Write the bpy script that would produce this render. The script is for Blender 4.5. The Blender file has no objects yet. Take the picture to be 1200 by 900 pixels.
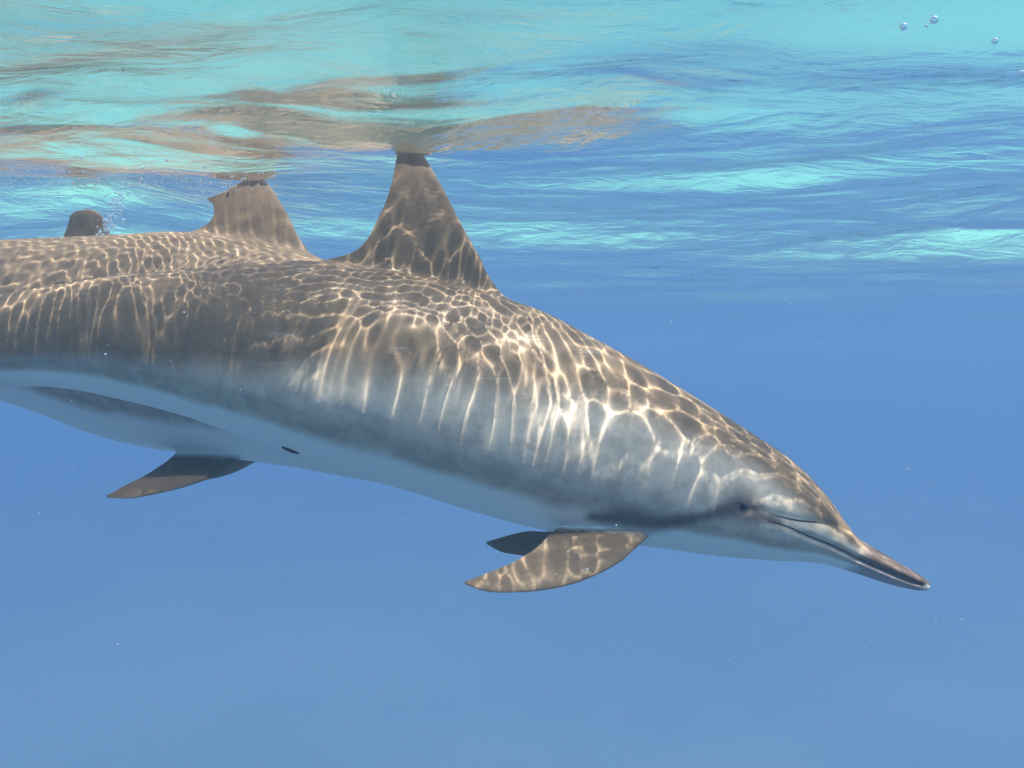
import bpy, bmesh, math, random
import numpy as np
from mathutils import Vector, Matrix
random.seed(7)
rng = np.random.default_rng(7)
sc = bpy.context.scene
C = sc.collection

# ------------------------------------------------------------------ camera
CAM_Z = -0.32            # metres below the calm water level (z = 0)
PITCH = math.radians(-3.18)
FPX = 900.0              # focal length in pixels of the 1200 px wide photograph
cam_d = bpy.data.cameras.new("camera")
cam_d.sensor_width = 36.0
cam_d.lens = 36.0 * FPX / 1200.0
cam_d.clip_start = 0.02
cam_d.clip_end = 1000.0
cam = bpy.data.objects.new("camera", cam_d)
C.objects.link(cam)
cam.location = (0, 0, CAM_Z)
cam.rotation_euler = (math.pi / 2 + PITCH, 0, 0)
sc.camera = cam

# ------------------------------------------------------------------ world, sun, exposure
SUN_TO = Vector((0.27, -0.35, 0.90)).normalized()      # direction towards the sun
elev = math.asin(SUN_TO.z)
azim = math.atan2(SUN_TO.x, SUN_TO.y)
w = bpy.data.worlds.new("World")
sc.world = w
w.use_nodes = True
nt = w.node_tree
bg = nt.nodes["Background"]
sky = nt.nodes.new("ShaderNodeTexSky")
sky.sky_type = 'NISHITA'
sky.sun_disc = False
sky.sun_elevation = elev
sky.sun_rotation = azim
nt.links.new(sky.outputs[0], bg.inputs[0])
bg.inputs[1].default_value = 0.07
sun_d = bpy.data.lights.new("sun", 'SUN')
sun_d.energy = 5.0
sun_d.angle = math.radians(0.5)
sun_d.color = (1.0, 0.975, 0.90)
sun_d.cycles.is_caustics_light = True
sun = bpy.data.objects.new("sun", sun_d)
C.objects.link(sun)
sun.rotation_euler = (-SUN_TO).to_track_quat('-Z', 'Y').to_euler()
sc.view_settings.view_transform = 'Standard'
sc.view_settings.look = 'None'
sc.view_settings.gamma = 1.0
sc.view_settings.use_curve_mapping = False
sc.view_settings.exposure = 2.3
cy = sc.cycles
cy.max_bounces = 8
cy.diffuse_bounces = 2
cy.glossy_bounces = 4
cy.transmission_bounces = 6
cy.volume_bounces = 2
cy.transparent_max_bounces = 12
cy.use_denoising = True
cy.sample_clamp_indirect = 6.0
cy.sample_clamp_direct = 0.0

# ------------------------------------------------------------------ helpers
cp, sp = math.cos(PITCH), math.sin(PITCH)


def P(px, py, Y):
    """World point at depth Y that the photograph shows at pixel (px, py)."""
    x = (px - 600.0) / FPX
    up = (450.0 - py) / FPX
    d = Vector((x, cp - up * sp, sp + up * cp))
    return Vector((0, 0, CAM_Z)) + d * (Y / d.y)


def link(name, me, mat=None, parent=None):
    o = bpy.data.objects.new(name, me)
    C.objects.link(o)
    if mat:
        me.materials.clear()
        me.materials.append(mat)
    if parent:
        o.parent = parent
    return o


def tag(o, label=None, cat=None, group=None, kind=None):
    if label: o["label"] = label
    if cat: o["category"] = cat
    if group: o["group"] = group
    if kind: o["kind"] = kind
    return o


def mesh_from(verts, faces, name="mesh", smooth=True):
    me = bpy.data.meshes.new(name)
    me.from_pydata([tuple(v) for v in verts], [], faces)
    me.update()
    if smooth:
        me.shade_smooth()
    return me


def spline(pts, n):
    """Catmull-Rom (centripetal-ish, by chord length) through points, n samples."""
    pts = np.array(pts, float)
    d = np.r_[0, np.cumsum(np.linalg.norm(np.diff(pts, axis=0), axis=1))]
    t = np.linspace(0, d[-1], n)
    out = np.zeros((n, pts.shape[1]))
    m = np.gradient(pts, d, axis=0)
    idx = np.clip(np.searchsorted(d, t, side='right') - 1, 0, len(d) - 2)
    h = (d[idx + 1] - d[idx])[:, None]
    u = ((t - d[idx]) / (d[idx + 1] - d[idx]))[:, None]
    p0, p1, m0, m1 = pts[idx], pts[idx + 1], m[idx], m[idx + 1]
    out = (2*u**3 - 3*u**2 + 1)*p0 + (u**3 - 2*u**2 + u)*h*m0 + (-2*u**3 + 3*u**2)*p1 + (u**3 - u**2)*h*m1
    return out


class NT:
    def __init__(self, name):
        self.m = bpy.data.materials.new(name)
        self.m.use_nodes = True
        self.t = self.m.node_tree
        self.t.nodes.clear()
        self.out = self.n("OutputMaterial")

    def n(self, kind, **kw):
        nd = self.t.nodes.new("ShaderNode" + kind)
        for k, v in kw.items():
            if k.startswith("i_"):
                nd.inputs[k[2:]].default_value = v
            else:
                setattr(nd, k, v)
        return nd

    def l(self, a, b):
        self.t.links.new(a, b)

    def math(self, op, a, b=None, clamp=False):
        nd = self.n("Math", operation=op, use_clamp=clamp)
        for i, v in enumerate((a, b)):
            if v is None: continue
            if isinstance(v, (int, float)): nd.inputs[i].default_value = v
            else: self.l(v, nd.inputs[i])
        return nd.outputs[0]

    def mix(self, f, a, b):
        nd = self.n("Mix", data_type='RGBA')
        for s, v in (("Factor", f),):
            if isinstance(v, (int, float)): nd.inputs[0].default_value = v
            else: self.l(v, nd.inputs[0])
        for i, v in ((6, a), (7, b)):
            if isinstance(v, tuple): nd.inputs[i].default_value = v if len(v) == 4 else v + (1,)
            else: self.l(v, nd.inputs[i])
        return nd.outputs[2]

    def smooth(self, x, lo, hi):
        nd = self.n("MapRange", interpolation_type='SMOOTHSTEP')
        self.l(x, nd.inputs[0])
        for i, v in ((1, lo), (2, hi)):
            if isinstance(v, (int, float)): nd.inputs[i].default_value = v
            else: self.l(v, nd.inputs[i])
        return nd.outputs[0]


# ------------------------------------------------------------------ materials
PATCH = (11.1, 5.7)


def mat_water():
    k = NT("sea_surface")
    fres = k.n("Fresnel", i_IOR=1.333)
    gl = k.n("BsdfGlossy", i_Roughness=0.0)
    gl.inputs["Color"].default_value = (0.97, 0.99, 1.0, 1)
    rf = k.n("BsdfRefraction", i_Roughness=0.0, i_IOR=1.333)
    tr = k.n("BsdfTransparent")
    a = k.n("MixShader", i_Fac=0.085)
    k.l(rf.outputs[0], a.inputs[1]); k.l(tr.outputs[0], a.inputs[2])
    b = k.n("MixShader")
    k.l(fres.outputs[0], b.inputs[0]); k.l(a.outputs[0], b.inputs[1]); k.l(gl.outputs[0], b.inputs[2])
    # wavelets too small for the mesh
    tc = k.n("TexCoord")
    mp = k.n("Mapping"); mp.inputs["Scale"].default_value = (7, 14, 9); mp.inputs["Rotation"].default_value = (0, 0, 0.12)
    k.l(tc.outputs["Object"], mp.inputs[0])
    wn = k.n("TexNoise", i_Scale=1.0, i_Detail=6.0, i_Roughness=0.56, i_Distortion=1.0); k.l(mp.outputs[0], wn.inputs[0])
    bp = k.n("Bump", i_Strength=1.0, i_Distance=0.011); k.l(wn.outputs[0], bp.inputs["Height"])
    k.l(bp.outputs[0], gl.inputs["Normal"])
    # added turquoise see-through past the critical angle, standing in for bright reflections on the swells
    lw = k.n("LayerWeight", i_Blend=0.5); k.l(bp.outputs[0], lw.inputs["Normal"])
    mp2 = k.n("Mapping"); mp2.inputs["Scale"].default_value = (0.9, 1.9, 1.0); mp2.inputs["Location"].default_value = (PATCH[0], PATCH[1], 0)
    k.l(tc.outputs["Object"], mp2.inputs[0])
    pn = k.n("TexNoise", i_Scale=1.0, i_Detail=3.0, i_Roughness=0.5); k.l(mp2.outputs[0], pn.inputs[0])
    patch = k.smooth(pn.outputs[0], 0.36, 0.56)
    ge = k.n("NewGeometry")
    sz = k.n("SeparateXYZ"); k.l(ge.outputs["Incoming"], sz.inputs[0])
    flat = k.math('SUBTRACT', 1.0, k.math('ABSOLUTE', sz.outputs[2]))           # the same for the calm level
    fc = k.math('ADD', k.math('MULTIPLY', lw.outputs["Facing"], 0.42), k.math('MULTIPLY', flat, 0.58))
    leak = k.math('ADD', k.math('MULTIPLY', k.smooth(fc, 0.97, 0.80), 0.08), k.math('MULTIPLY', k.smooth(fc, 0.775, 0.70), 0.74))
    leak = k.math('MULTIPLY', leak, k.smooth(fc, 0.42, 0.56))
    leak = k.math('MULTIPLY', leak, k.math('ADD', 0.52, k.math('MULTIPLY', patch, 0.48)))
    # ellipses added over the animals to cut the turquoise, so their mirror image shows
    keep = None
    mp3 = k.n("Mapping"); mp3.inputs["Scale"].default_value = (2.0, 10.0, 1.0); mp3.inputs["Rotation"].default_value = (0, 0, -0.08)
    k.l(tc.outputs["Object"], mp3.inputs[0])
    sn = k.n("TexNoise", i_Scale=1.0, i_Detail=4.0, i_Roughness=0.55, i_Distortion=0.8); k.l(mp3.outputs[0], sn.inputs[0])
    for cx, cy, rx, ry in ((-0.16, 1.26, 0.62, 0.24), (-0.80, 1.70, 0.45, 0.24)):
        ms = k.n("Mapping", vector_type='POINT'); ms.inputs["Location"].default_value = (-cx/rx, -cy/ry, 0); ms.inputs["Scale"].default_value = (1/rx, 1/ry, 0)
        k.l(tc.outputs["Object"], ms.inputs[0])
        ln = k.n("VectorMath", operation='LENGTH'); k.l(ms.outputs[0], ln.inputs[0])
        wob = k.math('ADD', ln.outputs["Value"], k.math('MULTIPLY', k.math('SUBTRACT', sn.outputs[0], 0.5), 3.2))
        kk = k.math('ADD', 0.12, k.math('MULTIPLY', k.smooth(wob, 0.45, 0.95), 0.88))
        keep = kk if keep is None else k.math('MULTIPLY', keep, kk)
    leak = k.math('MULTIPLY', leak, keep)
    k.l(k.math('ADD', 0.55, k.math('MULTIPLY', keep, 0.45)), bp.inputs["Strength"])
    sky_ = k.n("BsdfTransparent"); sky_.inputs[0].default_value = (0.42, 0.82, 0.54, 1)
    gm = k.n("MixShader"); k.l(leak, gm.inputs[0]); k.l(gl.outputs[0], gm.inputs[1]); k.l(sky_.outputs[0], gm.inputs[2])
    k.l(gm.outputs[0], b.inputs[2])
    k.l(b.outputs[0], k.out.inputs[0])
    return k.m


def mat_haze():
    k = NT("water_body")
    v = k.n("VolumePrincipled")
    v.inputs["Color"].default_value = (0.37, 0.575, 0.885, 1)
    v.inputs["Density"].default_value = 0.068
    v.inputs["Anisotropy"].default_value = 0.2
    k.l(v.outputs[0], k.out.inputs[1])
    return k.m


def mat_sand():
    k = NT("pale_sand")
    b = k.n("BsdfPrincipled", i_Roughness=0.95)
    no = k.n("TexNoise", i_Scale=0.25, i_Detail=6.0)
    tc = k.n("TexCoord"); k.l(tc.outputs["Object"], no.inputs[0])
    k.l(k.mix(k.smooth(no.outputs[0], 0.35, 0.65), (0.29, 0.43, 0.46), (0.35, 0.49, 0.51)), b.inputs["Base Color"])
    k.l(b.outputs[0], k.out.inputs[0])
    return k.m


def mat_skin():
    """Tri-coloured dolphin skin from the body coordinates st (0 nose .. 1 fluke) and v (-1 belly .. 1 back)."""
    k = NT("dolphin_skin")
    b = k.n("BsdfPrincipled", i_Roughness=0.6)
    b.inputs["Specular IOR Level"].default_value = 0.15
    at = k.n("Attribute", attribute_name="body_co")
    sx = k.n("SeparateXYZ"); k.l(at.outputs["Vector"], sx.inputs[0])
    s, v, f = sx.outputs
    rc = k.n("Attribute", attribute_name="rest_co")
    no = k.n("TexNoise", i_Scale=9.0, i_Detail=5.0, i_Roughness=0.6); k.l(rc.outputs["Vector"], no.inputs[0])
    fine = k.n("TexNoise", i_Scale=70.0, i_Detail=4.0); k.l(rc.outputs["Vector"], fine.inputs[0])
    nn = k.math('SUBTRACT', no.outputs[0], 0.5)
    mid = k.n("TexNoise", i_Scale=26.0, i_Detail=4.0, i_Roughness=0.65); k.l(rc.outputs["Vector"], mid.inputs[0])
    vn = k.math('ADD', v, k.math('MULTIPLY', nn, 0.42))
    vn = k.math('ADD', vn, k.math('MULTIPLY', k.math('SUBTRACT', mid.outputs[0], 0.5), 0.22))
    # pale rake marks: thin stretched lines in a few places
    mp = k.n("Mapping"); mp.inputs["Scale"].default_value = (14, 14, 130); mp.inputs["Rotation"].default_value = (0.3, 0.9, 0.2)
    k.l(rc.outputs["Vector"], mp.inputs[0])
    sc1 = k.n("TexNoise", i_Scale=1.0, i_Detail=2.0); k.l(mp.outputs[0], sc1.inputs[0])
    rake = k.math('MULTIPLY', k.smooth(sc1.outputs[0], 0.63, 0.68), k.smooth(no.outputs[0], 0.47, 0.58))
    # cape limit along the body
    ramp = k.n("FloatCurve"); k.l(s, ramp.inputs[1])
    cv = ramp.mapping.curves[0]
    pts = [(0.0, 0.55), (0.10, 0.55), (0.16, 0.72), (0.25, 0.74), (0.38, 0.62), (0.50, 0.50), (0.62, 0.36), (0.78, 0.26), (0.86, 0.12), (1.0, 0.05)]
    cv.points[0].location = pts[0]; cv.points[1].location = pts[-1]
    for p in pts[1:-1]: cv.points.new(*p)
    ramp.mapping.update()
    lim = k.math('SUBTRACT', k.math('MULTIPLY', ramp.outputs[0], 2.0), 1.0)     # stored 0..1 for v -1..1
    cape = k.smooth(k.math('SUBTRACT', vn, lim), -0.22, 0.22)
    belly = k.math('MULTIPLY', k.smooth(k.math('ADD', v, k.math('MULTIPLY', nn, 0.16)), -0.54, -0.68), k.smooth(s, 0.86, 0.72))
    dark = k.mix(fine.outputs[0], (0.118, 0.082, 0.050), (0.195, 0.142, 0.090))
    grey = k.mix(fine.outputs[0], (0.45, 0.375, 0.285), (0.55, 0.465, 0.36))
    col = k.mix(cape, grey, dark)
    low = k.math('MULTIPLY', k.smooth(vn, -0.10, -0.40), 0.42)  # purple-grey shade of the lower flank, put into the skin colour
    col = k.mix(low, col, (0.26, 0.215, 0.205))
    col = k.mix(belly, col, (0.62, 0.61, 0.58))
    col = k.mix(k.math('MULTIPLY', rake, 0.18), col, (0.5, 0.46, 0.41))
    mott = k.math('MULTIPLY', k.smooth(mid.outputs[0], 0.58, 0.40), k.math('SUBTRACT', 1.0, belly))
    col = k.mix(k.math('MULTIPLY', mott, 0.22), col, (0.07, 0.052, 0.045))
    # beak: dark upper jaw and lip
    beak = k.smooth(s, 0.075, 0.055)
    lip = k.math('MULTIPLY', beak, k.smooth(v, -0.5, 0.0))
    col = k.mix(k.math('MULTIPLY', beak, 0.8), col, (0.19, 0.155, 0.155))
    col = k.mix(lip, col, (0.072, 0.054, 0.045))
    col = k.mix(k.math('MULTIPLY', k.smooth(s, 0.010, 0.004), k.smooth(v, 0.5, 0.1)), col, (0.55, 0.50, 0.42))
    # stripe from the eye down to the flipper
    st = k.n("Attribute", attribute_name="stripe")
    col = k.mix(k.math('MULTIPLY', st.outputs["Fac"], 0.85), col, (0.062, 0.047, 0.045))
    # fins
    col = k.mix(f, col, dark)
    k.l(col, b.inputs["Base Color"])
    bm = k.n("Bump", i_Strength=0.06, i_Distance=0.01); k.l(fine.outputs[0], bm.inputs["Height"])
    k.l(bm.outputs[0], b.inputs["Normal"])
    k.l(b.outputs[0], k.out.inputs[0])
    return k.m


def mat_plain(name, col, rough=0.4, spec=0.4):
    k = NT(name)
    b = k.n("BsdfPrincipled", i_Roughness=rough)
    b.inputs["Specular IOR Level"].default_value = spec
    no = k.n("TexNoise", i_Scale=120.0, i_Detail=3.0)
    k.l(k.mix(no.outputs[0], tuple(c * 0.8 for c in col), tuple(min(1, c * 1.2) for c in col)), b.inputs["Base Color"])
    k.l(b.outputs[0], k.out.inputs[0])
    return k.m


def mat_bubble():
    k = NT("air_bubble")
    g = k.n("BsdfGlass", i_Roughness=0.0, i_IOR=0.75)
    k.l(g.outputs[0], k.out.inputs[0])
    return k.m


M_WATER, M_HAZE, M_SAND, M_SKIN = mat_water(), mat_haze(), mat_sand(), mat_skin()
M_DARK = mat_plain("dark_lip", (0.035, 0.026, 0.026), 0.45, 0.25)
M_EYE = mat_plain("dark_eye", (0.010, 0.008, 0.008), 0.4, 0.15)
M_LID = mat_plain("eyelid_skin", (0.032, 0.025, 0.024), 0.6, 0.25)
M_BUB = mat_bubble()
M_SPECK = mat_plain("plankton", (0.75, 0.74, 0.70), 0.8, 0.2)

# ------------------------------------------------------------------ setting: sea bed, water body, water surface
def graded(lo, hi, step, far, growth):
    """Coordinates: even steps in [lo, hi], growing steps out to -far / +far."""
    mid = list(np.arange(lo, hi + 1e-6, step))
    a, s = [], step
    x = lo
    while x > -far:
        s *= growth; x -= s; a.append(x)
    b, s = [], step
    x = mid[-1]
    while x < far:
        s *= growth; x += s; b.append(x)
    return np.array(a[::-1] + mid + b)


XS = graded(-1.68, 1.1, 0.0029, 70, 1.04)
YS = graded(0.66, 2.42, 0.0030, 70, 1.04)


def wave_height(X, Y, DX):
    Z = np.zeros_like(X)
    r = np.random.default_rng(21)
    # slow random warp so that crests are not straight
    wx = 0.05*np.sin(2.1*X + 1.3*Y + .4) + 0.05*np.sin(3.9*Y - 1.7*X + 2.0) + .02*np.sin(9*X+4*Y)
    wy = 0.05*np.sin(2.7*Y - 1.9*X + 1.1) + 0.04*np.sin(4.4*X + 2.2*Y) + .02*np.sin(8*Y-5*X+1)
    Xw, Yw = X + wx, Y + wy
    def band(n, l0, l1, slope, main, spread, gate=None):
        nonlocal Z
        acc = np.zeros_like(X)
        for i in range(n):
            L = l0 * (l1/l0) ** r.random()
            th = main + spread * r.normal()
            kx, ky = math.cos(th)*2*math.pi/L, math.sin(th)*2*math.pi/L
            a = slope * L / (2*math.pi) * math.sqrt(2.0/n)
            ph = r.random()*2*math.pi
            fade = np.clip((L/DX - 3)/4, 0, 1)
            acc += fade * a * np.sin(kx*Xw + ky*Yw + ph)
        Z += acc if gate is None else acc*gate
    g1 = 0.5 + 0.5*np.sin(1.7*X + 2.3*Y + 0.5 + 1.2*np.sin(2.2*X - 1.1*Y))
    g2 = 0.6 + 0.4*(0.5 + 0.5*np.sin(3.1*X - 2.0*Y + 1.5*np.sin(1.9*Y + 1.1*X)))
    # fine ripples shaped for the caustics: weakened where their light falls on deeper skin
    q = np.clip((X + 0.05)/0.55, 0, 1); near = 1 - 0.62*q*q*(3-2*q)
    q = np.clip((1.17 - Y)/0.2, 0, 1); near = np.minimum(near, 1 - 0.72*q*q*(3-2*q))
    calm = np.exp(-((X+0.55)/0.20)**2 - ((Y-1.46)/0.12)**2); near = near*(1 - 0.75*calm)  # smoothed patch so that caustics reach the second dolphin's flipper
    far_r = 1 - 0.6*np.clip((X - 0.55)/0.2, 0, 1)*np.clip((1.25 - Y)/0.1, 0, 1); near = near*far_r
    band(6, 1.6, 4.0, 0.06, 1.45, 0.3)
    band(10, 0.5, 1.3, 0.095, 1.45, 0.3)
    band(16, 0.16, 0.5, 0.088, 1.4, 0.45)
    band(16, 0.06, 0.15, 0.055, 1.3, 0.7, (0.3 + 0.7*g1)*(1 - 0.55*np.clip((1.12 - Y)/0.2, 0, 1))*far_r*(1 - 0.5*calm))
    band(22, 0.018, 0.040, 0.030, 1.0, 0.6, g2*near)
    # choppy wake water in front of and beside the tall fin, and a patch over the second one
    for cx, cy, sx, sy, sl, n_ in ((0.02, 1.12, 0.36, 0.16, 0.15, 7), (-0.75, 1.32, 0.30, 0.18, 0.12, 7)):
        W_ = np.exp(-((X-cx)/sx)**2 - ((Y-cy)/sy)**2)
        for j in range(n_):
            L, th = r.uniform(0.24, 0.52), 1.45 + 0.35*r.normal()
            a = sl*L/(2*math.pi)*math.sqrt(2.0/n_)
            Z += W_*a*np.sin(2*math.pi/L*(math.cos(th)*Xw + math.sin(th)*Yw) + r.random()*6.28)
    # packets of fine parallel ripples, each with its own heading
    for i in range(48):
        fine_ = i < 28
        px_, py_ = (r.uniform(-1.0, 0.12), r.uniform(1.16, 1.7)) if fine_ else (r.uniform(0.0, 0.58), r.uniform(0.7, 1.35))
        rad = r.uniform(0.06, 0.15)
        W_ = np.exp(-((Xw-px_)**2 + (Yw-py_)**2)/(2*rad*rad))
        L0, th0 = (r.uniform(0.012, 0.022) if fine_ else r.uniform(0.022, 0.04)), r.uniform(0, math.pi)
        sl = 0.040 if fine_ else 0.026
        for j in range(3):
            L, th = L0*r.uniform(0.9, 1.12), th0 + 0.12*r.normal()
            a = sl*L/(2*math.pi)*math.sqrt(2.0/3)
            Z += np.clip((L/DX - 3)/2, 0, 1)*W_*(1 - 0.8*calm)*a*np.sin(2*math.pi/L*(math.cos(th)*Xw + math.sin(th)*Yw) + r.random()*6.28)
    return Z


GX, GY = np.meshgrid(XS, YS)
DXs = np.maximum.outer(np.gradient(YS), np.gradient(XS))
GZ = wave_height(GX, GY, DXs)
# swell: the level just over each fin, so that the tips meet the surface
def swell(x, y, want, rad):
    global GZ
    i, j = np.argmin(abs(YS - y)), np.argmin(abs(XS - x))
    now = GZ[i-6:i+7, j-6:j+7].mean()
    GZ = GZ + (want - now)*np.exp(-((GX-x)**2 + ((GY-y)*0.9)**2)/(2*rad*rad))
swell(-1.33, 2.38, 0.125, 0.35)
swell(-0.60, 1.80, 0.080, 0.30)
swell(-0.18, 1.35, 0.004, 0.20)
for a_ in ((-1.33, 2.40, 0.106, 0.14), (-0.595, 1.80, 0.058, 0.10), (-0.18, 1.35, 0.002, 0.07)): swell(*a_)
ny, nx = GX.shape
V = np.stack([GX.ravel(), GY.ravel(), GZ.ravel()], 1)
ii = (np.arange(ny-1)[:, None]*nx + np.arange(nx-1)[None, :]).ravel()
F = np.stack([ii, ii+1, ii+nx+1, ii+nx], 1)


def grid_mesh(name, V, F):
    me = bpy.data.meshes.new(name)
    me.vertices.add(len(V)); me.vertices.foreach_set("co", V.astype(np.float32).ravel())
    me.loops.add(F.size); me.loops.foreach_set("vertex_index", F.astype(np.int32).ravel())
    me.polygons.add(len(F))
    me.polygons.foreach_set("loop_start", np.arange(0, F.size, F.shape[1], dtype=np.int32))
    me.polygons.foreach_set("loop_total", np.full(len(F), F.shape[1], np.int32))
    me.update(calc_edges=True)
    me.validate()
    me.shade_smooth()
    return me


water = link("water", grid_mesh("water", V, F), M_WATER)
tag(water, "rippled underside of the sea surface mirroring the water below", None, None, "structure")
water.cycles.is_caustics_caster = True

SEABED = -6.8
gx = np.linspace(-75, 75, 121); gy = np.linspace(-75, 75, 121)
bx, by = np.meshgrid(gx, gy)
bz = SEABED + 0.25*np.sin(0.31*bx + 0.2*by) + 0.2*np.sin(0.23*by - 0.4*bx + 1) + 0.05*rng.normal(size=bx.shape)
bi = (np.arange(120)[:, None]*121 + np.arange(120)[None, :]).ravel()
bed = link("seabed", grid_mesh("seabed", np.stack([bx.ravel(), by.ravel(), bz.ravel()], 1),
                               np.stack([bi, bi+1, bi+122, bi+121], 1)), M_SAND)
tag(bed, "pale sandy sea bed far below", None, None, "structure")

z0, z1, E = SEABED - 1.8, 0.45, 90.0
hv = [(-E, -E, z0), (E, -E, z0), (E, E, z0), (-E, E, z0), (-E, -E, z1), (E, -E, z1), (E, E, z1), (-E, E, z1)]
hf = [(3, 2, 1, 0), (4, 5, 6, 7), (0, 1, 5, 4), (1, 2, 6, 5), (2, 3, 7, 6), (3, 0, 4, 7)]
haze = link("haze", mesh_from(hv, hf, "haze", False), M_HAZE)
tag(haze, "blue sea water filling the view", None, None, "stuff")

# ------------------------------------------------------------------ dolphins
NSEG = 120


def closed_loft(rings, cap0=True, cap1=True):
    """rings: (n, m, 3) array -> verts, faces (quads + cap fans)."""
    n, m, _ = rings.shape
    verts = [tuple(p) for p in rings.reshape(-1, 3)]
    faces = []
    for i in range(n-1):
        for j in range(m):
            k = (j+1) % m
            faces.append((i*m+j, i*m+k, (i+1)*m+k, (i+1)*m+j))
    for cap, i, rev in ((cap0, 0, True), (cap1, n-1, False)):
        if cap:
            c = len(verts)
            verts.append(tuple(rings[i].mean(0)))
            for j in range(m):
                k = (j+1) % m
                faces.append((c, i*m+k, i*m+j) if rev else (c, i*m+j, i*m+k))
    return verts, faces


def fin_mesh(stations, nchord=20, nspan=40, tip=None):
    """stations: list of (L, T, thickness) with L, T Vectors: leading and trailing edge from root to tip."""
    A = np.array([list(L) + list(T) + [t] for L, T, t in stations])
    S = spline(A, nspan)
    # aerofoil: half thickness profile along chord u (0 lead .. 1 trail)
    u = 0.5*(1 - np.cos(np.linspace(0, math.pi, nchord)))
    prof = 5*(0.2969*np.sqrt(u) - 0.126*u - 0.3516*u**2 + 0.2843*u**3 - 0.1036*u**4)
    prof[-1] = 0.004
    rings = []
    mids = (S[:, :3] + S[:, 3:6]) / 2
    for i in range(nspan):
        L, T, t = S[i, :3], S[i, 3:6], S[i, 6]
        sp_ = mids[min(i+2, nspan-1)] - mids[max(i-2, 0)]
        ch = T - L
        nrm = np.cross(sp_, ch); nrm /= (np.linalg.norm(nrm) + 1e-9)
        up = [L + ch*uu + nrm*t*pp for uu, pp in zip(u, prof)]
        dn = [L + ch*uu - nrm*t*pp for uu, pp in zip(u[::-1], prof[::-1])]
        rings.append(up + dn[1:-1] if False else up + dn[:-1])
    return closed_loft(np.array(rings))


def fix_normals(me):
    bm = bmesh.new(); bm.from_mesh(me)
    bmesh.ops.remove_doubles(bm, verts=bm.verts, dist=1e-5)
    bmesh.ops.recalc_face_normals(bm, faces=bm.faces)
    bm.to_mesh(me); bm.free(); me.update()


def ray_outline(axis, tang, poly, side):
    """Distance from each axis point along its normal to the outline (2-D, pixel units)."""
    out = np.zeros(len(axis))
    for i, (p, t) in enumerate(zip(axis, tang)):
        nrm = np.array([t[1], -t[0]]) * side       # pixel y runs down: (ty,-tx) points up in the picture
        a, b = poly[:-1], poly[1:]
        d = b - a
        den = nrm[0]*d[:, 1] - nrm[1]*d[:, 0]
        den = np.where(abs(den) < 1e-9, 1e-9, den)
        ap = a - p
        tt = (ap[:, 0]*d[:, 1] - ap[:, 1]*d[:, 0]) / den
        uu = (ap[:, 0]*nrm[1] - ap[:, 1]*nrm[0]) / den
        ok = (uu >= -1e-6) & (uu <= 1+1e-6) & (tt > -1e-6)
        out[i] = tt[ok].min() if ok.any() else np.nan
    bad = np.isnan(out)
    if bad.any():
        idx = np.arange(len(out))
        out[bad] = np.interp(idx[bad], idx[~bad], out[~bad])
    return out


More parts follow.
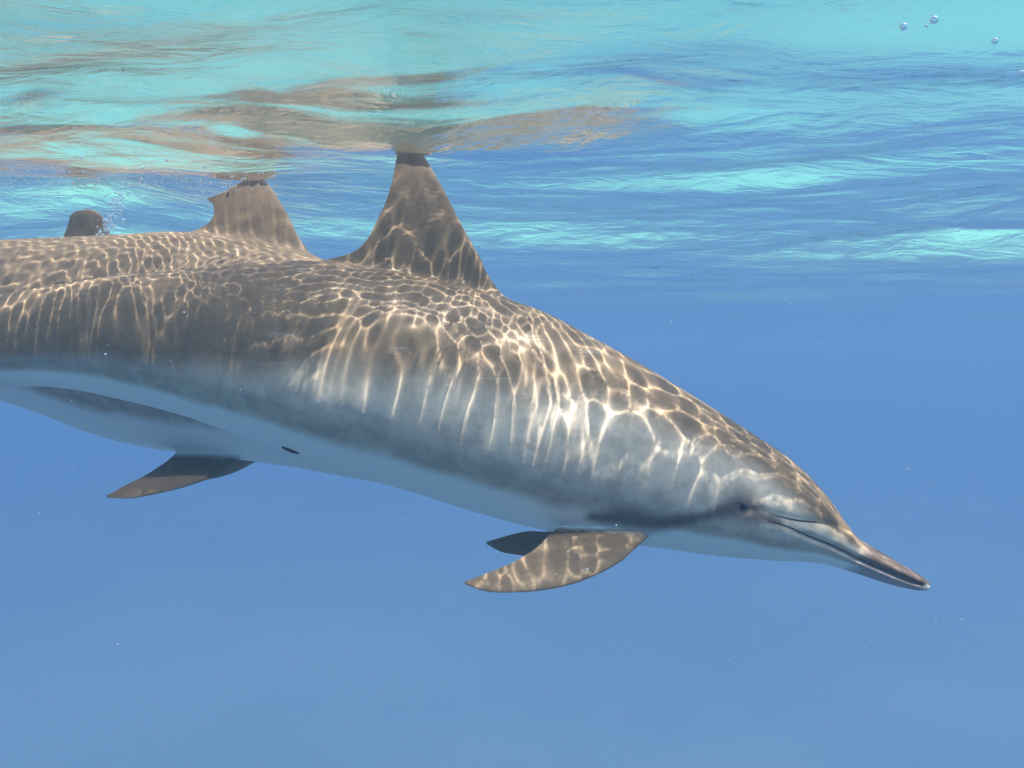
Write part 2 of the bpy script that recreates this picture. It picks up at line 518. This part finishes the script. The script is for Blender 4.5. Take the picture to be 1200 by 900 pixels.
class Dolphin:
    """Body lofted about an axis given in photograph pixels with a depth for each point (tail first, nose last)."""

    def __init__(self, axis, top, bot, width, nring=200):
        ax = spline(axis, 600)                       # px, py, Y
        d = np.r_[0, np.cumsum(np.linalg.norm(np.diff(ax[:, :2], axis=0), axis=1))]
        q = np.linspace(0, 1, nring)
        q = 1 - (1-q)**1.25                          # denser at the head
        q = np.r_[q[:-1], 0.9985] if q[-1] == 1 else q
        tt = q * d[-1]
        self.ax = np.stack([np.interp(tt, d, ax[:, i]) for i in range(3)], 1)
        tg = np.gradient(self.ax[:, :2], axis=0)
        tg /= np.linalg.norm(tg, axis=1)[:, None]
        # smooth the tangents
        for _ in range(12):
            tg[1:-1] = (tg[:-2] + tg[1:-1]*2 + tg[2:]) / 4
        tg /= np.linalg.norm(tg, axis=1)[:, None]
        self.s = 1 - q                               # 0 nose .. 1 tail
        tp = ray_outline(self.ax[:, :2], tg, spline(top, 900), 1)
        bt = ray_outline(self.ax[:, :2], tg, spline(bot, 900), -1)
        ker = np.ones(3)/3
        W = np.interp(self.s, [w_[0] for w_ in width], [w_[1] for w_ in width])
        for _ in range(8):
            W[1:-1] = (W[:-2] + 2*W[1:-1] + W[2:])/4
        sc_ = self.ax[:, 2] / FPX
        self.top, self.bot = tp*sc_, bt*sc_
        self.w = W * 0.5*(self.top + self.bot)
        self.c = np.array([P(*a) for a in self.ax])
        nr = np.stack([tg[:, 1], -tg[:, 0]], 1)
        self.up = np.array([P(a[0]+n[0]*20, a[1]+n[1]*20, a[2]) for a, n in zip(self.ax, nr)]) - self.c
        self.up /= np.linalg.norm(self.up, axis=1)[:, None]
        T3 = np.gradient(self.c, axis=0); T3 /= np.linalg.norm(T3, axis=1)[:, None]
        self.T = T3
        self.side = np.cross(T3, self.up); self.side /= np.linalg.norm(self.side, axis=1)[:, None]
        # side = forward x up: the side that faces the camera when the nose points right
        self.side *= np.where(self.side[:, 1] > 0, -1, 1)[:, None]
        self.L = np.linalg.norm(np.diff(self.c, axis=0), axis=1).sum()

    def surf(self, i, th):
        """Point on ring i at angle th (0 back, pi/2 camera side, pi belly)."""
        cth, sth = math.cos(th), math.sin(th)
        e = 0.93
        ce = math.copysign(abs(cth)**e, cth); se = math.copysign(abs(sth)**e, sth)
        h = self.top[i] if cth > 0 else self.bot[i]
        return self.c[i] + self.up[i]*h*ce + self.side[i]*self.w[i]*se

    def at_pixel(self, px, py, out=0.0):
        """Point of the camera-side skin that the photograph shows at (px, py)."""
        best = None
        d2 = (self.ax[:, 0]-px)**2 + (self.ax[:, 1]-py)**2
        for i in np.argsort(d2)[:40]:
            h = np.dot(np.array(P(px, py, self.ax[i, 2])) - self.c[i], self.up[i])
            al = abs(np.dot(np.array(P(px, py, self.ax[i, 2])) - self.c[i], self.T[i]))
            if best is None or al < best[0]: best = (al, i, h)
        _, i, h = best
        # iterate: shift for the nearer depth of the skin
        Y = self.ax[i, 2]
        for _ in range(6):
            p = np.array(P(px, py, Y))
            i = int(np.argmin(abs(((p - self.c) * self.T).sum(1)) + 0.2*np.linalg.norm(p - self.c, axis=1)))
            h = np.dot(p - self.c[i], self.up[i])
            hh = self.top[i] if h > 0 else self.bot[i]
            cth = np.clip(h/hh, -0.98, 0.98)
            cth = math.copysign(abs(cth)**(1/0.93), cth)
            q = self.surf(i, math.acos(cth))
            Y = q[1]
        nrm = self.up[i]*(cth/hh) + self.side[i]*(math.sqrt(1-cth*cth)/max(self.w[i], 1e-4))
        nrm /= np.linalg.norm(nrm)
        return Vector(np.array(P(px, py, Y)) + nrm*out), Vector(nrm)

    def body(self):
        th = np.linspace(0, 2*math.pi, NSEG, endpoint=False)
        rings = np.array([[self.surf(i, t) for t in th] for i in range(len(self.s))])
        return closed_loft(rings)

    def build(self, name, fins, stripe_pts=None, grooves=()):
        v, f = self.body()
        base = mesh_from(v, f, "body"); fix_normals(base)
        ob = link("body_tmp", base)
        tmp = []
        for fv, ff in fins:
            me = mesh_from(fv, ff, "fin"); fix_normals(me)
            fo = link("fin_tmp", me); tmp.append(fo)
            md = ob.modifiers.new("join", 'BOOLEAN'); md.operation = 'UNION'; md.solver = 'EXACT'; md.object = fo
        dg = bpy.context.evaluated_depsgraph_get()
        me = bpy.data.meshes.new_from_object(ob.evaluated_get(dg))
        for o in tmp + [ob]:
            d_ = o.data; bpy.data.objects.remove(o); bpy.data.meshes.remove(d_)
        # soften the seams where fins meet the body
        co = np.empty(len(me.vertices)*3, np.float32); me.vertices.foreach_get("co", co); co = co.reshape(-1, 3)
        inbody = self.ellip(co)
        bm = bmesh.new(); bm.from_mesh(me)
        bmesh.ops.triangulate(bm, faces=[q for q in bm.faces if len(q.verts) > 4])
        bm.verts.ensure_lookup_table()
        seam = set()
        for vtx in bm.verts:
            a = inbody[vtx.index] > 1.04
            if any((inbody[e.other_vert(vtx).index] > 1.04) != a for e in vtx.link_edges): seam.add(vtx)
        ring = set(seam)
        for _ in range(5):
            ring |= {e.other_vert(x) for x in ring for e in x.link_edges}
        for _ in range(12):
            bmesh.ops.smooth_vert(bm, verts=list(ring), factor=0.5, use_axis_x=True, use_axis_y=True, use_axis_z=True)
        bm.to_mesh(me); bm.free()
        me.shade_smooth()
        if grooves:                                  # folds pressed into the skin along lines
            co = np.empty(len(me.vertices)*3, np.float32); me.vertices.foreach_get("co", co); co = co.reshape(-1, 3)
            nr = np.empty(len(me.vertices)*3, np.float32); me.vertex_normals.foreach_get("vector", nr); nr = nr.reshape(-1, 3)
            for pts, depth, sig in grooves:
                dd = np.full(len(co), 1e9)
                for p in pts: dd = np.minimum(dd, np.linalg.norm(co - np.array(p), axis=1))
                co = co - nr*(depth*(np.exp(-(dd/sig)**2) - 0.35*np.exp(-((dd-2.2*sig)/sig)**2)))[:, None]
            me.vertices.foreach_set("co", co.astype(np.float32).ravel()); me.update()
        co = np.empty(len(me.vertices)*3, np.float32); me.vertices.foreach_get("co", co); co = co.reshape(-1, 3)
        i, v_, r_ = self.coords(co)
        fin = np.clip((r_ - 1.035)/0.05, 0, 1) * (self.s[i] > 0.16)
        A = me.attributes.new("body_co", 'FLOAT_VECTOR', 'POINT')
        A.data.foreach_set("vector", np.stack([self.s[i], v_, fin], 1).astype(np.float32).ravel())
        R = me.attributes.new("rest_co", 'FLOAT_VECTOR', 'POINT')
        R.data.foreach_set("vector", co.astype(np.float32).ravel())
        S = me.attributes.new("stripe", 'FLOAT', 'POINT')
        val = np.zeros(len(co))
        if stripe_pts is not None:
            sp_ = spline([list(p) + [r] for p, r in stripe_pts], 80)
            for p in sp_:
                dd = np.linalg.norm(co - p[:3], axis=1)
                val = np.maximum(val, np.clip(1.3 - dd/p[3], 0, 1))
        S.data.foreach_set("value", val.astype(np.float32))
        o = link(name, me, M_SKIN)
        o.cycles.is_caustics_receiver = True
        return o

    def coords(self, co):
        """Nearest ring, signed height (normalised) and elliptic radius for points."""
        n = len(co)
        best = np.full(n, 1e9); idx = np.zeros(n, int)
        for i in range(len(self.c)):
            d = np.abs((co - self.c[i]) @ self.T[i]) + 0.05*np.linalg.norm(co - self.c[i], axis=1)
            m = d < best
            best[m] = d[m]; idx[m] = i
        dl = co - self.c[idx]
        h = (dl*self.up[idx]).sum(1); sd = (dl*self.side[idx]).sum(1)
        hh = np.where(h > 0, self.top[idx], self.bot[idx])
        v = h/np.maximum(hh, 1e-4)
        r = np.sqrt(v**2 + (sd/np.maximum(self.w[idx], 1e-4))**2)
        return idx, v, r

    def ellip(self, co):
        return self.coords(co)[2]


def px_fin(st, k=1.0):
    """stations in photograph pixels: (Lx, Ly, LY, Tx, Ty, TY, thickness in m)"""
    return fin_mesh([(P(a, b, c_), P(d_, e, f_), t*k) for a, b, c_, d_, e, f_, t in st])


def flukes(D, span=0.24, chord=0.13, tilt=0.0):
    """Horizontal tail flukes at the tail end of dolphin D, one lofted sheet per side."""
    c, T, S, U = (np.array(x) for x in (D.c[0], D.T[0], D.side[0], D.up[0]))
    out = []
    for sg in (1, -1):
        st = []
        for q, lead, trail, t in ((-0.12, 0.10, -0.02, 0.030), (0.08, 0.09, -0.045, 0.026), (0.3, 0.055, -0.062, 0.018),
                                  (0.6, 0.0, -0.075, 0.012), (0.85, -0.055, -0.095, 0.007), (1.0, -0.105, -0.118, 0.002)):
            base = c + S*sg*q*span + U*tilt*q*span + T*0.02
            st.append((Vector(base + T*lead*chord/0.13), Vector(base + T*trail*chord/0.13), t))
        out.append(fin_mesh(st, nspan=24))
    return out


def tube(pts, rad, name, mat, parent, seg=8, label=None):
    pts = [np.array(p) for p in pts]
    n = len(pts)
    rings = []
    for i, p in enumerate(pts):
        t = pts[min(i+1, n-1)] - pts[max(i-1, 0)]; t /= np.linalg.norm(t)
        a = np.cross(t, [0, 1, 0.2]); a /= np.linalg.norm(a); b = np.cross(t, a)
        r = rad(i/(n-1))
        rings.append([p + a*r*math.cos(x) + b*r*math.sin(x) for x in np.linspace(0, 2*math.pi, seg, endpoint=False)])
    v, f = closed_loft(np.array(rings))
    me = mesh_from(v, f, name); fix_normals(me)
    o = link(name, me, mat, parent)
    if label: o["label"] = label
    return o


def ball(center, axes, name, mat, parent, seg=20):
    """axes: three vectors (scaled)."""
    bm = bmesh.new()
    bmesh.ops.create_uvsphere(bm, u_segments=seg, v_segments=seg//2, radius=1.0)
    me = bpy.data.meshes.new(name); bm.to_mesh(me); bm.free()
    M = Matrix((axes[0], axes[1], axes[2])).transposed().to_4x4()
    M.translation = center
    me.transform(M); me.shade_smooth(); me.update()
    return link(name, me, mat, parent)


# --- the near dolphin
YN = 1.35
near_axis = [(-330, 372, 1.47), (-200, 392, 1.44), (-80, 402, 1.42), (40, 400, 1.40), (150, 399, 1.38), (300, 414, 1.36), (450, 443, YN), (600, 481, YN), (700, 513, 1.34),
             (800, 549, 1.33), (900, 590, 1.31), (950, 612, 1.305), (1000, 639, 1.30), (1045, 665, 1.29), (1090, 688.5, 1.285)]
near_top = [(-345, 352), (-200, 364), (-80, 360), (0, 346), (117, 327), (200, 318), (300, 309), (375, 307), (450, 316), (520, 330), (600, 352), (640, 367), (690, 393),
            (740, 420), (800, 456), (850, 487), (890, 513), (925, 537), (950, 560), (975, 590), (989, 611), (1000, 625), (1030, 645), (1060, 663), (1078, 674), (1087, 681), (1091, 687)]
near_bot = [(-345, 392), (-200, 421), (-80, 446), (0, 454), (60, 453), (100, 458), (150, 469), (220, 487), (270, 504), (330, 525), (380, 543), (440, 562), (500, 580),
            (560, 599), (620, 616), (700, 631), (760, 640), (850, 652), (900, 656), (960, 660), (1000, 671), (1030, 681), (1060, 689), (1078, 692), (1087, 692), (1091, 688)]
near_w = [(0, 1.15), (0.03, 1.15), (0.075, 1.15), (0.1, 0.92), (0.14, 0.85), (0.2, 0.86), (0.3, 0.92), (0.45, 0.94), (0.6, 0.86), (0.75, 0.72), (0.88, 0.55), (1.0, 0.6)]
D1 = Dolphin(near_axis, near_top, near_bot, near_w, 320)
dorsal1 = px_fin([(625, 395, YN, 400, 372, YN, .035), (607, 368, YN, 372, 328, YN, .030), (590, 344, YN, 374, 306, YN, .024), (572, 318, YN, 410, 297.5, YN, .020), (555, 289, YN, 429, 282, YN, .017),
                  (538, 258, YN, 442, 258, YN, .014), (524, 230, YN, 453, 234, YN, .012), (511, 207, YN, 460, 210, YN, .010),
                  (500, 188, YN, 464, 189, YN, .008), (490, 174, YN, 467, 176, YN, .006), (476, 166, YN, 470, 168, YN, .002)])
pect1 = px_fin([(774, 592, 1.345, 716, 580, 1.355, .034), (770, 616, 1.275, 697, 604, 1.29, .030), (752, 638, 1.225, 668, 613, 1.262, .022), (726, 659, 1.18, 645, 622, 1.24, .015), (700, 673, 1.165, 631, 640, 1.215, .013),
                (668, 685, 1.15, 612, 653, 1.19, .011), (636, 691.5, 1.14, 595, 662, 1.17, .009), (604, 694, 1.13, 572, 671, 1.15, .006), (566, 692, 1.12, 552, 679, 1.125, .004), (546, 685, 1.115, 544, 682, 1.115, .001)])
pect1b = px_fin([(748, 600, 1.41, 700, 590, 1.39, .026), (735, 640, 1.44, 690, 612, 1.42, .02), (690, 656, 1.49, 662, 618, 1.46, .015), (645, 656, 1.53, 640, 623, 1.50, .012), (612, 651, 1.56, 618, 622.5, 1.53, .009),
                 (586, 646, 1.585, 590, 629, 1.57, .005), (571, 638, 1.60, 570, 635, 1.60, .001)])
stripe = [(D1.at_pixel(915, 613)[0], .006), (D1.at_pixel(893, 605)[0], .012), (D1.at_pixel(870, 594)[0], .029), (D1.at_pixel(855, 596)[0], .022), (D1.at_pixel(830, 604)[0], .012), (D1.at_pixel(800, 610)[0], .016), (D1.at_pixel(765, 614)[0], .024),
          (D1.at_pixel(730, 609)[0], .024), (D1.at_pixel(695, 606)[0], .014)]
mouth_px = spline([(900, 611), (916, 614.5), (945, 627), (981, 642), (1007, 655), (1038, 669), (1066, 681), (1082, 686)], 80)
crease_px = spline([(884, 598), (900, 601.5), (920, 607), (942, 611), (960, 612.5), (978, 616), (993, 622)], 50)
ep, en = D1.at_pixel(870, 594, -0.0042)
tx = Vector(D1.T[-60]).normalized(); ty = en.cross(tx).normalized(); tx = ty.cross(en).normalized()
lid_up = [ep + en*0.0042 + tx*x + ty*(0.0048*math.cos(x/0.0135*1.45)) for x in np.linspace(-0.0135, 0.0135, 20)]
lid_lo = [ep + en*0.0042 + tx*x - ty*(0.0052*math.cos(x/0.0135*1.45)) for x in np.linspace(-0.0135, 0.0135, 20)]
if ty.z < 0: lid_up, lid_lo = lid_lo, lid_up
grooves = [([D1.at_pixel(x, y)[0] for x, y in mouth_px], 0.0016, 0.0045), ([D1.at_pixel(x, y)[0] for x, y in crease_px], 0.0026, 0.006),
           ([ep + en*0.004 + tx*x for x in np.linspace(-.012, .012, 9)], 0.0012, 0.006)]
dol1 = D1.build("dolphin", [dorsal1, pect1, pect1b] + flukes(D1), stripe, grooves)
tag(dol1, "near dolphin with white belly and long beak, gliding nose down under the surface", "dolphin", "dolphins swimming side by side")
from mathutils.bvhtree import BVHTree
bv_ = BVHTree.FromPolygons([v.co.copy() for v in dol1.data.vertices], [tuple(p.vertices) for p in dol1.data.polygons])
def on_skin(p, out):
    q, n_, _, _ = bv_.find_nearest(Vector(p))
    return q + n_*out
tube([on_skin(D1.at_pixel(x, y)[0], -0.0002) for x, y in mouth_px], lambda t: 0.0005 + 0.0010*math.sin(math.pi*(0.1 + 0.8*t)), "mouth_line", M_DARK, dol1)
tube([on_skin(D1.at_pixel(x, y)[0], -0.0006) for x, y in crease_px], lambda t: 0.0003 + 0.0013*math.sin(math.pi*t)**1.5, "beak_crease", M_DARK, dol1)
eye = ball(on_skin(ep + en*0.004, -0.0030), (tx*0.0092, ty*0.0052, en*0.0042), "eye", M_EYE, dol1)
for pts, rad in ((lid_up, 0.0011), (lid_lo, 0.0008)):
    tube([on_skin(p, 0.0) for p in pts], lambda t, rad=rad: rad*(0.25 + 0.75*math.sin(math.pi*t)), "eyelid", M_LID, dol1)
sp0, sn = D1.at_pixel(341, 527, 0.0)
ball(sp0, (Vector((0.016, 0, -0.006)), Vector((0, 0.006, 0)), Vector((0.002, 0, 0.004))), "belly_mark", M_DARK, dol1)  # dark stand-in for a flipper tip peeking out at the belly edge

# --- the dolphin behind it
YF = 1.80
far_axis = [(-420, 370, 1.95), (-280, 366, 1.92), (-100, 370, 1.88), (0, 376, 1.86), (100, 390, 1.84), (200, 404, 1.82), (300, 420, YF), (450, 455, 1.79), (600, 505, 1.78), (700, 545, 1.77), (770, 580, 1.76), (830, 610, 1.76), (880, 633, 1.76)]
far_top = [(-430, 352), (-280, 325), (-100, 292), (0, 283), (70, 280), (150, 277), (230, 274), (300, 283), (370, 301), (450, 335), (520, 375), (600, 425), (680, 480), (730, 522), (765, 560), (785, 580), (830, 602), (862, 620), (878, 630), (881, 633)]
far_bot = [(-430, 388), (-280, 410), (-100, 447), (0, 467), (67, 488), (133, 512), (200, 527), (280, 537), (340, 545), (420, 560), (520, 580), (620, 598), (700, 606), (760, 613), (800, 622), (840, 632), (865, 638), (878, 637), (881, 633)]
D2 = Dolphin(far_axis, far_top, far_bot, near_w, 160)
dorsal2 = px_fin([(390, 360, YF, 240, 330, YF, .045), (378, 330, YF, 225, 300, YF, .038), (368, 302, YF, 222, 273, YF, .030), (350, 275, YF, 244, 262, YF, .022), (340, 257, YF, 251, 250, YF, .018), (329, 238, YF, 250, 241, YF, .015),
                  (317, 219, YF, 249, 238, YF, .011), (304, 208, YF, 246, 236, YF, .008), (296, 208, YF, 245, 235.2, YF, .007), (276, 219, YF, 244, 234.5, YF, .004), (254, 229, YF, 242, 233, YF, .001)])
pect2 = px_fin([(305, 470, 1.76, 240, 470, 1.78, .034), (303, 505, 1.71, 232, 505, 1.75, .027), (290, 530, 1.675, 210, 527, 1.715, .02), (262, 552, 1.65, 194, 541, 1.69, .016), (230, 566, 1.635, 172, 556, 1.67, .012),
                (190, 577, 1.625, 148, 568, 1.645, .008), (150, 584, 1.615, 132, 577, 1.625, .004), (126, 583, 1.61, 124, 581, 1.61, .001)])
pect2b = px_fin([(340, 480, 1.88, 280, 480, 1.88, .034), (335, 520, 1.93, 270, 520, 1.92, .027), (302, 539, 1.98, 250, 535, 1.96, .02), (275, 553, 2.02, 228, 550, 2.0, .013), (235, 563, 2.06, 205, 558, 2.05, .007), (200, 565, 2.09, 196, 564, 2.09, .001)])
dol2 = D2.build("dolphin", [dorsal2, pect2, pect2b] + flukes(D2, 0.28, 0.15), None)
tag(dol2, "second dolphin half hidden behind the near one, only its back, fin and flipper showing", "dolphin", "dolphins swimming side by side")
m_pts = [D2.at_pixel(x, y, 0.0003)[0] for x, y in spline([(745, 576), (780, 592), (830, 614), (878, 634)], 40)]
tube(m_pts, lambda t: 0.0016, "mouth_line", M_DARK, dol2)
ep, en = D2.at_pixel(725, 562, -0.004)
tx = Vector(D2.T[-30]).normalized(); ty = en.cross(tx).normalized(); tx = ty.cross(en).normalized()
ball(ep, (tx*0.0115, ty*0.0075, en*0.0085), "eye", M_EYE, dol2)

# --- the third, of which only the fin tip shows over the second one's back
YT = 2.40
th_axis = [(-480, 380, 2.5), (-300, 372, 2.46), (-120, 365, 2.42), (0, 366, YT), (100, 372, YT), (220, 385, YT), (340, 405, 2.39), (430, 430, 2.38), (500, 458, 2.38), (540, 476, 2.38)]
th_top = [(-490, 365), (-300, 345), (-120, 315), (0, 298), (60, 294), (130, 295), (220, 306), (300, 330), (380, 368), (440, 405), (458, 428), (470, 437), (510, 456), (532, 467), (541, 475)]
th_bot = [(-490, 395), (-300, 400), (-120, 418), (0, 435), (100, 452), (220, 466), (320, 470), (400, 468), (450, 468), (490, 476), (520, 482), (535, 482), (541, 477)]
D3 = Dolphin(th_axis, th_top, th_bot, near_w, 110)
dorsal3 = px_fin([(165, 340, YT, 50, 335, YT, .04), (150, 312, YT, 52, 310, YT, .032), (141, 296, YT, 62, 292, YT, .026), (131, 277, YT, 74, 277, YT, .02), (124, 262, YT, 80, 262, YT, .015),
                  (119, 252, YT, 83, 252, YT, .011), (112, 247, YT, 88, 248, YT, .006), (102, 245, YT, 96, 246, YT, .001)])
dol3 = D3.build("dolphin", [dorsal3] + flukes(D3, 0.3, 0.16), None)

tag(dol3, "third dolphin hidden at the back, its dark fin tip just showing at far left", "dolphin", "dolphins swimming side by side")

# ------------------------------------------------------------------ bubbles and drifting specks
def spheres(items, name, mat, sub=2):
    V_, F_ = [], []
    bm = bmesh.new(); bmesh.ops.create_icosphere(bm, subdivisions=sub, radius=1.0)
    bv = np.array([v.co for v in bm.verts]); bf = np.array([[v.index for v in f.verts] for f in bm.faces]); bm.free()
    for p, rad in items:
        sq = np.array([1, 1, 0.8 + 0.3*rng.random()])
        F_.append(bf + len(V_)*len(bv)); V_.append(np.array(p) + bv*rad*sq)
    return link(name, grid_mesh(name, np.concatenate(V_), np.concatenate(F_)), mat)


big = [(1059, 31, 4.2, "larger left bubble of the pair under the surface at top right"), (1095, 23, 4.6, "largest round air bubble, right one of the pair at top right"),
       (1086, 30, 2.0, "tiny air bubble tucked below the largest one at top right"), (1166, 48, 3.6, "lone air bubble near the right edge under the surface"),
       (1197, 85, 3.0, "lowest air bubble, cut by the right picture edge")]
for px, py, rad, lab in big:
    bm = bmesh.new(); bmesh.ops.create_icosphere(bm, subdivisions=4, radius=rad/FPX*0.66)
    me = bpy.data.meshes.new("air_bubble"); bm.to_mesh(me); bm.free(); me.shade_smooth()
    o = link("air_bubble", me, M_BUB); o.location = P(px, py, 0.66)
    tag(o, lab, "bubble", "air bubbles under the surface")
fr = []
for k_ in range(260):                                   # trail of air behind the farthest fin
    t = rng.random()
    fr.append((P(120 + 24*t + rng.normal()*6, 282 - 60*t + rng.normal()*4, 2.28 + 0.06*rng.normal()), 0.0011 + 0.0042*rng.random()**3))
for k_ in range(900):                                   # air under the broken surface at the left
    px, Y = rng.uniform(-40, 330), rng.uniform(1.45, 2.3)
    q = P(px, 200, Y)
    i_, j_ = np.argmin(abs(YS - q.y)), np.argmin(abs(XS - q.x))
    fr.append(((q.x, q.y, GZ[i_, j_] - 0.004 - abs(rng.normal())*0.018), 0.0008 + 0.0024*rng.random()**3))
tag(spheres(fr, "bubble_froth", M_BUB), "silvery froth of small bubbles round the farthest fin", None, None, "stuff")
sp_ = []
for k_ in range(520):
    Y = rng.uniform(0.45, 2.6)
    sp_.append((P(rng.uniform(-40, 1240), rng.uniform(210, 930), Y), (0.0005 + 0.0010*rng.random()**4)*Y))
tag(spheres(sp_, "drifting_specks", M_SPECK, 1), "fine pale specks drifting in the water", None, None, "stuff")
